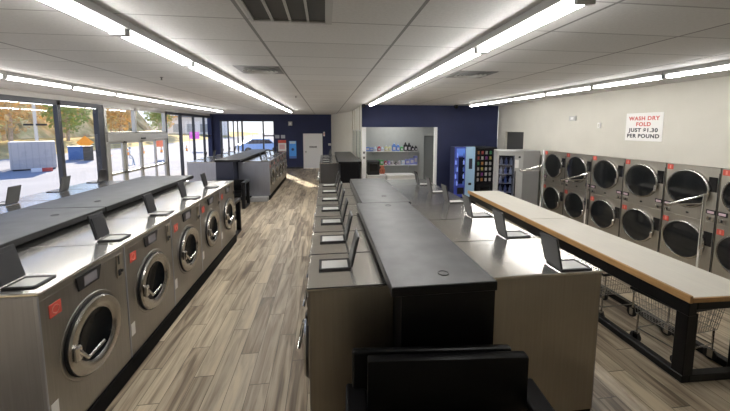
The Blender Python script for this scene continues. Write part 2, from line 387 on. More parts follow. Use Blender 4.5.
# ------------------------------------------------------------------ washers
DECK = 1.32; PL = 0.15
def make_washer(name, label, W, D, group, doorz=0.73, dr=0.30, gr=0.195, traypos=0.075, tw=0.19, tl=0.21, side='steel_side', dull=False):
    """front faces +X at x=0, base centre of the front edge at origin; local -Y is the customer's left"""
    t = thing(name, label, 'washing machine', group=group)
    g = 0.005
    MB().box(-D, 0, -W / 2 + g, W / 2 - g, PL, DECK - 0.02, bev=0.006).build('cabinet', side, t)
    fr = MB().box(-0.02, 0.004, -W / 2 + g, W / 2 - g, PL + 0.002, DECK - 0.018, bev=0.006)
    fr.box(0.001, 0.007, -W / 2 + g + 0.01, W / 2 - g - 0.01, DECK - 0.075, DECK - 0.068)
    fr.build('front_panel', 'steel', t)
    if side == 'steel_window_blue': MB().box(-0.022, 0.0065, -W / 2 + g - 0.003, -W / 2 + g + 0.012, PL + 0.004, DECK - 0.024, bev=0.004).build('corner_trim', 'trim_pale', t)
    MB().box(-D, 0.012, -W / 2 + g, W / 2 - g, DECK - 0.022, DECK, bev=0.007, seg=2).build('top_deck', 'deck_dull' if dull else 'deck', t)
    MB().box(-D, 0.008, W / 2 - 0.007, W / 2 + 0.001, DECK - 0.006, DECK + 0.0008).build('seam_strip', 'black', t)
    z = doorz
    dgo = MB()
    dgo.lathe([(dr + 0.035, 0.004), (dr + 0.03, 0.010), (dr + 0.008, 0.010), (dr + 0.006, 0.006)], (0, 0, z), 'x', 40).build('door_gasket_ring', 'steel', t, True)
    dg = MB()
    dg.lathe([(dr, 0.004), (dr, 0.035), (dr - 0.012, 0.048), (dr - 0.05, 0.050), (gr + 0.022, 0.044), (gr + 0.004, 0.030), (gr, 0.008)], (0, 0, z), 'x', 40)
    door = dg.build('door', 'chrome_soft', t, True)
    MB().lathe([(dr + 0.005, 0.005), (dr + 0.005, 0.03), (dr - 0.002, 0.03)], (0, 0, z), 'x', 40).build('door_seal', 'black', door, True)
    MB().lathe([(gr + 0.006, 0.03), (gr - 0.02, 0.022), (gr * 0.75, 0.010), (0, 0.005)], (0, 0, z), 'x', 32).build('door_glass', 'glass_dark', door, True)
    hy = -dr * 0.88
    MB().tube([(0.06, hy, z + 0.06), (0.085, hy + 0.02, z + 0.0), (0.10, hy + 0.06, z - 0.07), (0.105, hy + 0.23, z - 0.05 + 0.0)], 0.014, 8).box(0.05, 0.085, hy - 0.02, hy + 0.04, z - 0.06, z + 0.06, bev=0.012).build('door_handle', 'chrome', door, True)
    k = W / 0.92
    # trapezoid control display
    y0, y1 = -0.135 * k, 0.135 * k
    dsp = MB().prism([(0.004, y0, 1.265), (0.004, y1, 1.265), (0.004, y1 - 0.035 * k, 1.15), (0.004, y0 + 0.02 * k, 1.15)], (0.012, 0, 0)).build('control_display', 'black', t)
    MB().box(0.0165, 0.019, y0 + 0.07 * k, y1 - 0.06 * k, 1.168, 1.245).build('screen', 'screen', dsp)
    st = MB().box(0.004, 0.008, -0.38 * k, -0.28 * k, 1.09, 1.185).build('number_sticker', 'red', t); st['label'] = 'square red number sticker'
    ring = [(0.009, -0.33 * k + 0.028 * math.cos(q * PI / 6), 1.138 + 0.03 * math.sin(q * PI / 6)) for q in range(12)]
    MB().tube(ring, 0.004, 5, closed=True).build('sticker_mark', 'pink', st)
    cb = MB().box(0.004, 0.012, 0.335 * k, 0.415 * k, 1.03, 1.25, bev=0.004).build('coin_box', 'steel_side', t)
    MB().box(0.010, 0.020, 0.345 * k, 0.385 * k, 1.05, 1.11, bev=0.006).lathe([(0, 0.03), (0.014, 0.028), (0.014, 0.01)], (0, 0.385 * k, 1.09), 'x', 12).build('coin_slot', 'black', cb)
    MB().box(0.0145, 0.0165, 0.352 * k, 0.37 * k, 1.16, 1.24).build('card_reader', 'black', cb)
    lb = MB().box(0.004, 0.007, -0.435 * k, -0.375 * k, 0.36, 0.485).build('instruction_label', 'paper', t)
    # soap dispenser: raised black frame, pale liner, open lid on the inner side
    yl = -W / 2 + traypos; yh = yl + tw; xf = -0.065; xb = xf - tl
    tr = MB().box(xb, xf, yl, yl + 0.024, DECK, DECK + 0.014, bev=0.004).box(xb, xf, yh - 0.024, yh, DECK, DECK + 0.014, bev=0.004).box(xb, xb + 0.022, yl, yh, DECK, DECK + 0.014, bev=0.004).box(xf - 0.022, xf, yl, yh, DECK, DECK + 0.014, bev=0.004).build('soap_tray', 'black', t)
    MB().box(xb + 0.02, xf - 0.02, yl + 0.02, yh - 0.02, DECK + 0.0005, DECK + 0.009).build('tray_liner', 'liner', tr)
    mtx = Matrix.Translation((xb - 0.004, 0, DECK + 0.018)) @ Matrix.Rotation(R(-13), 4, 'Y')
    ld = MB().box(-0.008, 0.008, yl - 0.005, yh + 0.005, 0, 0.25, bev=0.005, mtx=mtx).build('soap_lid', 'lid', t)
    MB().box(0.008, 0.012, yl + 0.015, yh - 0.015, 0.02, 0.215, mtx=mtx).build('lid_rim', 'black', ld)
    return t

W1 = 0.93
A_X, A_Y = -1.93, 2.28
g1 = 'front loaders facing the left aisle'
wa = make_washer('front_load_washer', 'nearest big steel front-load washer of the left row', W1, 1.0, g1, side='steel_window_blue')
wa.location = (A_X, A_Y + W1 / 2, 0)
for k in range(1, 5):
    copy_tree(wa, (A_X, A_Y + W1 * (k + 0.5), 0), 0, '%s big steel washer from the near end of the left row' % ORD[k], g1)
g2 = 'front loaders behind the left cover facing the windows'
for k in range(5):
    copy_tree(wa, (-4.82, A_Y + 0.26 + W1 * (k + 0.5), 0), PI, '%s washer from the near end of the row behind the left cover' % ORD[k], g2)
g3 = 'washers of the far left island'
for k in range(5):
    copy_tree(wa, (-1.87, 10.9 + W1 * (k + 0.5), 0), 0, '%s washer from the near end, aisle side of the far left island' % ORD[k], g3)
for k in range(5):
    copy_tree(wa, (-4.46, 10.9 + W1 * (k + 0.5), 0), PI, '%s washer from the near end, window side of the far left island' % ORD[k], g3)
g4 = 'narrow washers on the left of the centre island'
ws = make_washer('front_load_washer', 'nearest narrow steel washer on the aisle side of the centre island', 0.60, 0.60, g4, dr=0.235, gr=0.15, traypos=0.14, tw=0.2, tl=0.25)
ws.location = (-0.126, 2.12 + 0.30, 0); ws.rotation_euler = (0, 0, PI)
for k in range(1, 7):
    copy_tree(ws, (-0.126, 2.12 + 0.60 * (k + 0.5), 0), PI, '%s narrow washer from the near end, aisle side of the centre island' % ORD[k], g4)
for k in range(5):
    copy_tree(ws, (-0.17, 10.05 + 0.60 * (k + 0.5), 0), PI, '%s narrow washer from the near end of the far centre island' % ORD[k], 'narrow washers of the far centre island')
M['steel_dark'] = brushed('steel_dark', (0.13, 0.13, 0.135), 0.4, (60, 60, 2))
for o in [q for q in bpy.data.objects if q.get('group') == 'narrow washers of the far centre island']:
    for ch in o.children:
        if ch.name.startswith('cabinet'):
            ch.data = ch.data.copy(); ch.data.materials[0] = M['steel_dark']
g5 = 'wide washers on the right of the centre island'
wc = make_washer('front_load_washer', 'nearest wide steel washer on the table side of the centre island, shiny side panel', 0.745, 1.0, g5, dr=0.27, gr=0.18, traypos=0.02, tw=0.19, tl=0.26)
wc.location = (2.12, 2.12 + 0.745 / 2, 0)
for k in range(1, 6):
    copy_tree(wc, (2.12, 2.12 + 0.745 * (k + 0.5), 0), 0, '%s wide washer from the near end, table side of the centre island' % ORD[k], g5)

# plinths
struct(MB().box(-4.80, -1.905, A_Y + 0.02, A_Y + W1 * 5 - 0.02, 0, PL - 0.002).build('trim_1', 'plinth'))
o = struct(MB().box(-4.44, -1.87, 10.9, 15.53, 0, PL - 0.002).build('trim_2', 'plinth'))
struct(MB().box(-2.46, -1.90, 10.62, 10.895, 0, PL - 0.002, bev=0.01).build('trim_3', 'plinth_grey'))
struct(MB().box(-0.11, 2.14, 2.16, 6.3, 0, PL - 0.002).build('trim_4', 'plinth'))
struct(MB().box(-0.15, 1.04, 10.07, 13.0, 0, PL - 0.002).build('trim_5', 'plinth'))

# service bulkheads (black boxes with cover panels between the rows)
def pull(x, y, z):
    m = MB(); pts = [(x + 0.035 * math.cos(q * PI / 8), y + 0.035 * math.sin(q * PI / 8), z) for q in range(16)]
    return m.tube(pts, 0.004, 5, closed=True)
def bulkhead(label, cov, body, side, zc=1.42, group=None, pulls=()):
    x0, x1, y0, y1 = body
    t = thing('service_bulkhead', label, 'bulkhead', ((x0 + x1) / 2, y0, 0), 0, group)
    ox, oy = (x0 + x1) / 2, y0
    def sh(m): bmesh.ops.translate(m.bm, vec=(-ox, -oy, 0), verts=m.bm.verts); return m
    sh(MB().box(x0, x1, y0, y1, 0.0, zc - 0.03)).build('bulkhead_body', side, t)
    for c in cov:
        cp = sh(MB().box(c[0], c[1], c[2], c[3], zc - 0.006, zc, bev=0.002)).build('cover_panel', 'cover', t)
        sh(MB().box(c[0] - 0.004, c[1] + 0.004, c[2] - 0.004, c[3] + 0.004, zc - 0.065, zc - 0.005, bev=0.004)).build('cover_edge', 'black_metal', cp)
    for p in pulls: sh(pull(p[0], p[1], zc + 0.001)).build('finger_pull', 'black', t)
    return t
gb = 'service bulkheads between washer rows'
bulkhead('long dark cover between the two rows of the left island', [(-3.78, -2.79, 2.2, 4.35), (-3.78, -2.79, 4.37, 7.1)], (-3.80, -2.95, 2.3, 6.95), 'bulk_front', group=gb, pulls=[(-3.1, 4.0), (-3.1, 4.7)])
bulkhead('dark grey covered black box down the middle of the near centre island', [(0.41, 1.11, 1.88, 4.14), (0.485, 1.15, 4.16, 6.2)], (0.475, 1.112, 1.90, 6.2), 'bulk_front', group=gb, pulls=[(0.80, 2.03), (0.80, 3.98), (0.85, 4.55)])
bulkhead('navy black box with a flat top in the far left island', [(-3.44, -2.68, 10.4, 15.6)], (-3.42, -2.90, 10.42, 15.55), 'bulk_navy', group=gb)
bulkhead('black box with grey top in the far centre island, by the cream wall', [(0.39, 1.06, 9.42, 13.45)], (0.44, 1.03, 9.45, 13.4), 'bulk_front', group=gb)
# small bolts on the near end of the centre cover
# ------------------------------------------------------------------ waiting benches
def make_bench(label, loc, rz, group, hb=1.12, hs=0.62):
    """sits along local X (width 1.24), faces -Y; back at y=0"""
    t = thing('waiting_bench', label, 'bench', loc, rz, group)
    MB().box(-0.61, 0.40, -0.05, 0.0, 0.30, hb - 0.045, bev=0.015, seg=2).build('back_shadow_panel', 'black_metal', t)  # wide dark panel standing in for the bench's shadow and reflection on steel
    b = MB().box(-0.52, 0.43, -0.19, -0.125, hs, hb, bev=0.012, seg=2).build('backrest', 'vinyl', t, True)
    MB().box(-0.45, -0.40, -0.13, -0.03, hs - 0.07, hb - 0.14).box(0.33, 0.38, -0.13, -0.03, hs - 0.07, hb - 0.14).build('back_bracket', 'black_metal', b)
    s = MB().box(-0.52, 0.43, -0.66, -0.10, 0.36, 0.48, bev=0.03, seg=3).build('seat', 'vinyl', t, True)
    for x in (-0.585, 0.50):
        MB().box(x - 0.065, x + 0.065, -0.62, 0.0, 0.74, 0.80, bev=0.015, seg=2).box(x - 0.05, x + 0.05, -0.62, -0.54, 0.02, 0.75, bev=0.015).box(x - 0.05, x + 0.05, -0.06, 0.0, 0.02, 0.75, bev=0.015).box(x - 0.05, x + 0.05, -0.62, 0.0, 0.0, 0.05, bev=0.01).build('arm_frame', 'black_metal', t)
    MB().box(-0.54, 0.46, -0.60, -0.06, 0.28, 0.36, bev=0.01).build('seat_rail', 'black_metal', t)
    return t
gbn = 'black waiting benches at the island ends'
make_bench('black padded bench with its back against the near end of the centre island', (0.761, 1.832, 0), R(-5), gbn, 1.085, 0.60)
b1 = make_bench('low black bench with loop arms before the navy box of the far left island', (-2.95, 10.36, 0), 0, gbn, 0.82, 0.52)
copy_tree(b1, (-2.62, 7.02, 0), PI, 'low black bench behind the far end of the left washer row', gbn)

# ------------------------------------------------------------------ stacked dryers
def make_dryer(label, group):
    """front faces -X at x=0, centred on y=0 ; +Y is the viewer's left"""
    t = thing('stacked_dryer', label, 'dryer', group=group)
    W = DP
    g = 0.006
    MB().box(0.012, 0.95, -W / 2 + g, W / 2 - g, 0.0, 1.785).build('cabinet', 'steel_side', t)
    MB().box(0.0, 0.014, -W / 2 + g, W / 2 - g, 0.0, 0.895, bev=0.004).box(0.0, 0.014, -W / 2 + g, W / 2 - g, 0.900, 1.785, bev=0.004).build('front_panel', 'steel_dryer', t)
    for z, up in ((1.39, 1), (0.49, 0)):
        yo = 0.03
        dd = MB().lathe([(0.330, 0.0), (0.330, -0.025), (0.322, -0.038), (0.306, -0.042), (0.300, -0.032), (0.298, -0.01)], (0, yo, z), 'x', 40).build('door', 'chrome_soft', t, True)
        MB().lathe([(0.301, -0.026), (0.26, -0.030), (0.0, -0.034)], (0, yo, z), 'x', 36).build('door_glass', 'glass_dryer', dd, True)
        MB().box(-0.07, -0.03, yo - 0.33, yo - 0.29, z - 0.16, z - 0.04, bev=0.012).build('door_handle', 'chrome', dd)
        pl = MB().box(-0.006, 0.0, -W / 2 + 0.03, -W / 2 + 0.15, z + 0.0, z + 0.24, bev=0.002).build('hinge_plate', 'black_gloss', t)
        s = MB().box(-0.004, 0.0, 0.29, 0.385, z + 0.24 + 0.05 * up, z + 0.33 + 0.05 * up).build('number_sticker', 'red', t); s['label'] = 'square red number sticker'
        MB().box(-0.0055, -0.004, 0.325, 0.35, z + 0.255 + 0.05 * up, z + 0.315 + 0.05 * up).build('sticker_mark', 'pink', s)
        MB().lathe([(0, -0.02), (0.018, -0.018), (0.018, 0)], (0, 0.0, z - 0.415), 'x', 12).build('lock', 'black', t)
    for q in (-1, 1):
        y = q * 0.33
        c = MB().box(-0.012, 0.0, y - 0.065, y + 0.065, 1.025, 1.10, bev=0.003).build('control_display', 'black', t)
        MB().box(-0.014, -0.012, y - 0.045, y + 0.045, 1.04, 1.08).build('screen', 'pinkscreen', c)
        k = MB().box(-0.014, 0.0, y - 0.05, y + 0.05, 0.92, 0.985, bev=0.004).build('coin_slot', 'chrome_soft', t)
        MB().box(-0.02, -0.014, y - 0.012, y + 0.012, 0.93, 0.975, bev=0.003).build('coin_opening', 'black', k)
    MB().box(-0.003, 0.0, -W / 2 + 0.008, -W / 2 + 0.022, 0.05, 1.70).build('seam_strip', 'black', t)
    return t
gd = 'stacked dryers set into the right wall'
d0 = make_dryer('nearest stacked dryer on the right wall, cut by the frame edge', gd)
d0.location = (RX - 0.004, DY0 + DP / 2, 0)
for k in range(1, DN):
    lab = ('%s stacked steel dryer from the near end of the right wall' % ORD[k]) if k < DN - 1 else 'farthest stacked dryer on the right wall, next to the grey cabinet'
    copy_tree(d0, (RX - 0.004, DY0 + DP * (k + 0.5), 0), 0, lab, gd)
struct(MB().box(RX - 0.03, RX + 0.02, DEND + 0.002, DEND + 0.05, 0.0, 1.80).build('trim_6', 'white'))

# ------------------------------------------------------------------ folding table (rotated slightly)
TB = thing('folding_table', 'long white-topped folding table with raw wood edge on black frame', 'table', (3.30, 2.38, 0), R(-2.0))
TL, TW, TH_ = 4.98, 0.80, 0.87
for a, b_ in ((0.0, 2.55), (2.555, TL)):
    tp = MB().box(0.03, TW, a + 0.02, b_, TH_ - 0.03, TH_ - 0.004, bev=0.003).build('tabletop', 'laminate', TB)
    MB().box(0.0, 0.03, a, b_, TH_ - 0.055, TH_ + 0.018, bev=0.004).build('edge_board', 'wood', tp)
MB().box(0.03, TW, 0.0, 0.02, TH_ - 0.05, TH_ - 0.006, bev=0.003).build('end_board', 'wood', TB)
MB().box(0.035, 0.12, 0.03, TL - 0.03, TH_ - 0.20, TH_ - 0.056, bev=0.006).box(TW - 0.10, TW - 0.02, 0.03, TL - 0.03, TH_ - 0.20, TH_ - 0.031, bev=0.006).box(0.12, TW - 0.10, 0.03, 0.11, TH_ - 0.14, TH_ - 0.031, bev=0.006).box(0.12, TW - 0.10, TL - 0.11, TL - 0.03, TH_ - 0.2, TH_ - 0.031).build('apron', 'black_metal', TB)
for yy in (0.035, 2.45, TL - 0.15):
    for xx in (0.04, TW - 0.14):
        MB().box(xx, xx + 0.11, yy, yy + 0.11, 0.0, TH_ - 0.18, bev=0.006).build('leg', 'black_metal', TB)
MB().box(0.03, 0.11, 0.03, TL - 0.03, 0.0, 0.075, bev=0.006).box(0.11, TW - 0.10, 0.03, 0.11, 0.0, 0.075, bev=0.006).box(TW - 0.12, TW - 0.04, 0.03, TL - 0.03, 0.0, 0.075, bev=0.006).build('floor_rail', 'black_metal', TB)
for py in (0.60, 2.24, 3.38):
    p = MB().tube([(TW - 0.015 + 0.03, py, 0.60), (TW - 0.015 + 0.03, py, 1.70)], 0.013, 8).build('garment_pole', 'chrome', TB, True)
    x = TW + 0.015
    MB().tube([(x, py, 1.69), (x - 0.10, py + 0.0, 1.665), (x - 0.42, py + 0.03, 1.585)], 0.009, 8).tube([(x, py, 1.59), (x - 0.42, py + 0.03, 1.582)], 0.006, 8).lathe([(0, -0.02), (0.016, -0.02), (0.016, 0.02), (0, 0.02)], (x - 0.42, py + 0.03, 1.585), 'x', 8).build('hanger_arm', 'chrome', p, True)

# ------------------------------------------------------------------ laundry carts
def make_cart(label, loc, rz, group):
    t = thing('laundry_cart', label, 'cart', loc, rz, group)
    X, Y = 0.29, 0.25; zt, zb = 0.62, 0.34
    def rim(z, k): return [(-X * k, -Y * k, z), (X * k, -Y * k, z), (X * k, Y * k, z), (-X * k, Y * k, z)]
    MB().tube(rim(zt, 1.0), 0.017, 8, closed=True).build('bumper_rim', 'black', t, True)
    m = MB()
    for j in range(5):
        f = j / 4; z = zb + (zt - 0.02 - zb) * f; k = 0.86 + 0.12 * f
        m.tube(rim(z, k), 0.0028 if j else 0.004, 4, closed=True)
    n = 15
    for j in range(n + 1):
        f = -1 + 2 * j / n
        for s_ in (-1, 1):
            m.tube([(X * 0.86 * f, s_ * Y * 0.86, zb), (X * 0.98 * f, s_ * Y * 0.98, zt)], 0.0022, 4)
            m.tube([(s_ * X * 0.86, Y * 0.86 * f, zb), (s_ * X * 0.98, Y * 0.98 * f, zt)], 0.0022, 4)
        m.tube([(X * 0.86 * f, -Y * 0.86, zb), (X * 0.86 * f, Y * 0.86, zb)], 0.002, 4)
    m.build('wire_basket', 'wire', t)
    fr = MB(); zf = 0.17
    fr.tube([(-X * .8, -Y * .8, zf), (X * .8, -Y * .8, zf), (X * .8, Y * .8, zf), (-X * .8, Y * .8, zf)], 0.008, 6, closed=True)
    for a in (-1, 1):
        for b_ in (-1, 1): fr.tube([(a * X * .8, b_ * Y * .8, zb), (a * X * .8, b_ * Y * .8, 0.12)], 0.010, 6)
    fr.build('frame', 'chrome_soft', t, True)
    for a in (-1, 1):
        for b_ in (-1, 1):
            x, y = a * X * .8, b_ * Y * .8
            c = MB().lathe([(0, -0.014), (0.045, -0.014), (0.057, -0.009), (0.057, 0.009), (0.045, 0.014), (0, 0.014)], (x, y + 0.01, 0.058), 'x', 18).build('caster_wheel', 'rubber', t, True)
            MB().box(x - 0.020, x - 0.015, y - 0.02, y + 0.025, 0.03, 0.12).box(x + 0.015, x + 0.020, y - 0.02, y + 0.025, 0.03, 0.12).box(x - 0.02, x + 0.02, y - 0.02, y + 0.025, 0.112, 0.122).build('caster_fork', 'chrome_soft', c)
    return t
gc = 'wire laundry carts under the folding table'
c0 = make_cart('wire laundry cart with black rim behind the near leg of the folding table', (3.735, 2.82, 0), R(6), gc)
copy_tree(c0, (3.66, 3.62, 0), R(2), 'second wire laundry cart under the folding table, half hidden by the washer corner', gc)

# ------------------------------------------------------------------ ceiling lights
def make_light(label, loc, group):
    t = thing('strip_light', label, 'ceiling light', loc, 0, group)
    L = 1.215
    MB().box(-0.075, 0.075, -L / 2, L / 2, 0.045, 0.104, bev=0.003).build('housing', 'housing', t)
    for q in (-1, 1):
        MB().tube([(q * 0.026, -L / 2 + 0.035, 0.018), (q * 0.026, L / 2 - 0.035, 0.018)], 0.0155, 10).build('tube', 'tube', t, True)
    for q in (-1, 1):
        y = q * (L / 2 - 0.018)
        MB().box(-0.058, 0.058, y - 0.016, y + 0.016, -0.006, 0.10, bev=0.004).build('lamp_holder', 'lampcap', t)
    return t
rows = [('left aisle row', -1.535, 1.48, 11, 'in the row above the left aisle'), ('table row', 1.46, 1.68, 7, 'in the row above the centre island'),
        ('window row', -4.54, 2.75, 10, 'in the row beside the front windows'), ('dryer row', 4.80, 2.8, 6, 'in the row before the dryers')]
L0 = None
for nm, x, y0, n, lab in rows:
    for k in range(n):
        lb = '%s lit strip light from the camera %s' % (ORD[k], lab); gp = 'strip lights ' + lab
        loc = (x, y0 + 1.22 * (k + 0.5), 3.12)
        if L0 is None: L0 = make_light(lb, loc, gp)
        else: copy_tree(L0, loc, 0, lb, gp)

# ceiling vents, sprinklers
v = thing('return_air_grille', 'dark slatted return air grille in the ceiling at the top centre', 'vent', (-0.235, 2.23, CZ))
MB().box(-0.285, 0.285, -0.45, 0.285, -0.004, 0.0).build('backing', 'vent_dark', v)
MB().box(-0.295, 0.295, 0.265, 0.295, -0.016, 0.0).box(-0.295, -0.27, -0.45, 0.295, -0.016, 0.0).box(0.245, 0.295, -0.45, 0.295, -0.016, 0.0).build('grille_frame', 'housing', v)
for k in range(3): MB().box(-0.27 + 0.13 * (k + 1) - 0.008, -0.27 + 0.13 * (k + 1) + 0.008, -0.45, 0.28, -0.018, 0.0).build('slat', 'housing', v)
def diffuser(x, y, label):
    v = thing('ceiling_diffuser', label, 'vent', (x, y, CZ), 0, 'square ceiling diffusers')
    MB().box(-0.29, 0.29, -0.29, 0.29, -0.005, 0.0).build('plate', 'vent_grey', v)
    for k in range(3):
        r = 0.08 + 0.06 * k
        MB().lathe([(r, -0.005), (r + 0.03, -0.02), (r + 0.035, -0.018), (r + 0.01, -0.004)], (0, 0, 0), 'z', 24).build('ring', 'housing', v)
diffuser(-0.88, 4.65, 'dusty round-cored diffuser in the ceiling left of centre')
diffuser(2.18, 4.65, 'grey diffuser in the ceiling right of the centre light row')
def sprinkler(x, y, label):
    v = thing('sprinkler_head', label, 'sprinkler', (x, y, CZ + 0.002), 0, 'ceiling sprinklers'); v.scale = (0.65, 0.65, 0.65)
    MB().lathe([(0, 0), (0.04, 0), (0.03, -0.015), (0.012, -0.02), (0.012, -0.06), (0, -0.06)], (0, 0, 0), 'z', 12).build('body', 'vent_dark', v)
    MB().lathe([(0, -0.062), (0.03, -0.062), (0.03, -0.068), (0, -0.068)], (0, 0, 0), 'z', 12).build('deflector', 'vent_dark', v)
sprinkler(-0.72, 8.3, 'small dark sprinkler head hanging from the ceiling by the back wall side')
sprinkler(-2.56, 5.5, 'small sprinkler head in the ceiling over the left washers')
def camera_obj(x, y, label):
    v = thing('security_camera', label, 'camera', (x, y, CZ), 0, 'small dark ceiling cameras')
    MB().box(-0.05, 0.05, -0.05, 0.05, -0.03, 0.0, bev=0.005).build('mount', 'black', v)
    MB().lathe([(0.0, -0.13), (0.04, -0.12), (0.065, -0.08), (0.07, -0.03), (0, -0.03)], (0, 0, 0), 'z', 16).build('dome', 'black_gloss', v, True)
camera_obj(1.30, 10.75, 'small dark dome camera at the left top corner of the blue partition')
camera_obj(4.55, 10.75, 'small dark dome camera by the far end of the dryer light row')

# ------------------------------------------------------------------ wall sign with writing
sg = thing('price_sign', 'white wall sign above the dryers advertising wash dry fold', 'sign', (RX, 5.54, 2.44))
sg.rotation_euler = (R(0), 0, 0)
MB().box(-0.012, 0.0, -0.365, 0.365, -0.275, 0.275, bev=0.003).build('board', 'paper', sg)
def text_mesh(txt, size, mname, name, parent, loc, rot, sx=1.0):
    cu = bpy.data.curves.new('t', 'FONT'); cu.body = txt; cu.size = size; cu.align_x = 'CENTER'; cu.align_y = 'CENTER'; cu.extrude = 0.001; cu.offset = 0.004; cu.space_character = 1.14; cu.space_word = 0.9
    to = bpy.data.objects.new('t', cu); C.objects.link(to)
    dg = bpy.context.evaluated_depsgraph_get(); me = bpy.data.meshes.new_from_object(to.evaluated_get(dg))
    bpy.data.objects.remove(to); bpy.data.curves.remove(cu)
    me.materials.clear(); me.materials.append(M[mname])
    o = bpy.data.objects.new(name, me); C.objects.link(o); o.parent = parent; o.location = loc; o.rotation_euler = rot; o.scale = (sx, 1, 1)
    return o
rot = (R(90), 0, R(-90))
M['signred'] = mat('sign_red', (0.55, 0.10, 0.09), 0.6); M['signblack'] = mat('sign_black', (0.03, 0.03, 0.04), 0.6)
for txt, z, cc, sx in (('WASH DRY', 0.165, 'signred', 1.05), ('FOLD', 0.05, 'signred', 1.05), ('JUST $1.30', -0.065, 'signblack', 1.08), ('PER POUND', -0.18, 'signblack', 1.05)):
    text_mesh(txt, 0.102, cc, 'lettering', sg, (-0.0135, 0.0, z), rot, sx)
# small wall boxes on the right wall
def plate(name, label, cat, x, y, z, w_, h_, m, axis='x', grp=None, depth=0.03, extra=None):
    t = thing(name, label, cat, (x, y, z), 0, grp)
    if axis == 'x': MB().box(-depth, 0.01, -w_ / 2, w_ / 2, -h_ / 2, h_ / 2, bev=0.004).build('cover_plate', m, t)
    else: MB().box(-w_ / 2, w_ / 2, -depth, 0.01, -h_ / 2, h_ / 2, bev=0.004).build('cover_plate', m, t)
    if extra:
        e = extra
        if axis == 'x': MB().box(-depth - 0.006, -depth, -w_ * .22, w_ * .22, -h_ * .25, h_ * .25, bev=0.002).build(e[0], e[1], t)
        else: MB().box(-w_ * .22, w_ * .22, -depth - 0.006, -depth, -h_ * .25, h_ * .25, bev=0.002).build(e[0], e[1], t)
    return t
plate('fire_strobe', 'small grey alarm box high on the cream right wall', 'alarm', RX, 7.35, 2.66, 0.22, 0.12, 'housing', extra=('lens', 'white'))
plate('wall_outlet', 'faint outlet plate on the cream right wall left of the price sign', 'outlet', RX, 6.55, 2.48, 0.08, 0.12, 'paper', extra=('socket', 'cream'))
for i, z in enumerate((1.56, 1.38)):
    plate('light_switch', ('upper' if i == 0 else 'lower') + ' white switch plate on the post left of the alcove', 'switch', 1.345, 11.04, z, 0.12, 0.14, 'paper', 'y', 'switch plates on the alcove post', 0.012, ('toggle', 'black'))
# back wall items
plate('wall_alarm', 'small pale alarm box high on the blue back wall', 'alarm', -2.03, 19.3, 2.68, 0.22, 0.24, 'housing', 'y', None, 0.06, ('lens', 'paper'))
plate('exit_strobe', 'small red and white strobe to the right of the white back door', 'alarm', -0.06, 19.3, 2.06, 0.10, 0.26, 'paper', 'y', None, 0.05, ('lens', 'pink'))
plate('thermostat', 'white thermostat at the right edge of the blue back wall', 'thermostat', 0.27, 19.3, 1.43, 0.16, 0.12, 'paper', 'y', None, 0.03, ('dial', 'housing'))
for x, l in ((-2.80, 'left paper notice beside the back window'), (-2.47, 'right paper notice above the red and white poster')):
    tag(MB().box(x - 0.12, x + 0.12, 19.29, 19.305, 1.81, 2.01).build('paper_notice', mat('notice_grey', (0.42, 0.45, 0.52), 0.6)), l, 'notice', 'paper notices on the back wall')
p = thing('wall_poster', 'red and white poster on the blue back wall by the window', 'poster', (-2.53, 19.3, 1.37))
MB().box(-0.23, 0.23, -0.01, 0, -0.34, 0.34).build('sheet', 'paper', p); MB().box(-0.23, 0.23, -0.013, -0.01, 0.16, 0.34).build('header_band', 'red', p)
MB().box(-0.16, 0.16, -0.012, -0.01, -0.2, 0.08).build('text_block', mat('poster_pink', (0.7, 0.45, 0.45), 0.6), p)
p = thing('wall_poster', 'bright blue poster on the back wall left of the white door', 'poster', (-1.92, 19.3, 1.13))
MB().box(-0.21, 0.21, -0.01, 0, -0.52, 0.52).build('sheet', mat('poster_blue', (0.06, 0.28, 0.72), 0.5, emit=0.12), p)
MB().box(-0.17, 0.17, -0.013, -0.01, 0.36, 0.50).build('header_band', mat('poster_pale', (0.5, 0.65, 0.75), 0.5), p)
MB().lathe([(0, -0.014), (0.08, -0.014), (0.08, -0.01), (0, -0.01)], (0, 0, 0.02), 'y', 16).build('emblem', mat('poster_dark', (0.02, 0.05, 0.16), 0.5), p)
MB().box(-0.21, 0.21, -0.013, -0.01, -0.52, -0.38).build('footer_band', mat('poster_mid', (0.07, 0.16, 0.5), 0.5), p)

# ------------------------------------------------------------------ alcove shelves and goods
for z, l in ((1.46, 'upper'), (0.885, 'lower')):
    t = thing('wall_shelf', l + ' long pale shelf on the alcove back wall holding goods', 'shelf', (2.75, AB, z), 0, 'alcove wall shelves')
    MB().box(-1.1, 1.1, -0.32, 0, -0.03, 0, bev=0.004).build('board', 'shelf', t)
    for q in (-0.75, 0.75): MB().prism([(q, 0, -0.03), (q, -0.25, -0.03), (q, 0, -0.20)], (0.02, 0, 0)).build('bracket', 'shelf', t)
cm = {}
def colm(c):
    if c not in cm: cm[c] = mat('goods_%d' % len(cm), c, 0.45)
    return cm[c]
cnames = {(0.10, 0.22, 0.60): 'blue', (0.55, 0.66, 0.80): 'pale blue', (0.40, 0.05, 0.08): 'dark red', (0.55, 0.55, 0.30): 'olive yellow', (0.03, 0.06, 0.30): 'navy', (0.01, 0.01, 0.015): 'black', (0.08, 0.35, 0.10): 'green', (0.30, 0.20, 0.50): 'purple', (0.25, 0.28, 0.65): 'periwinkle', (0.55, 0.52, 0.56): 'grey', (0.60, 0.20, 0.12): 'orange'}
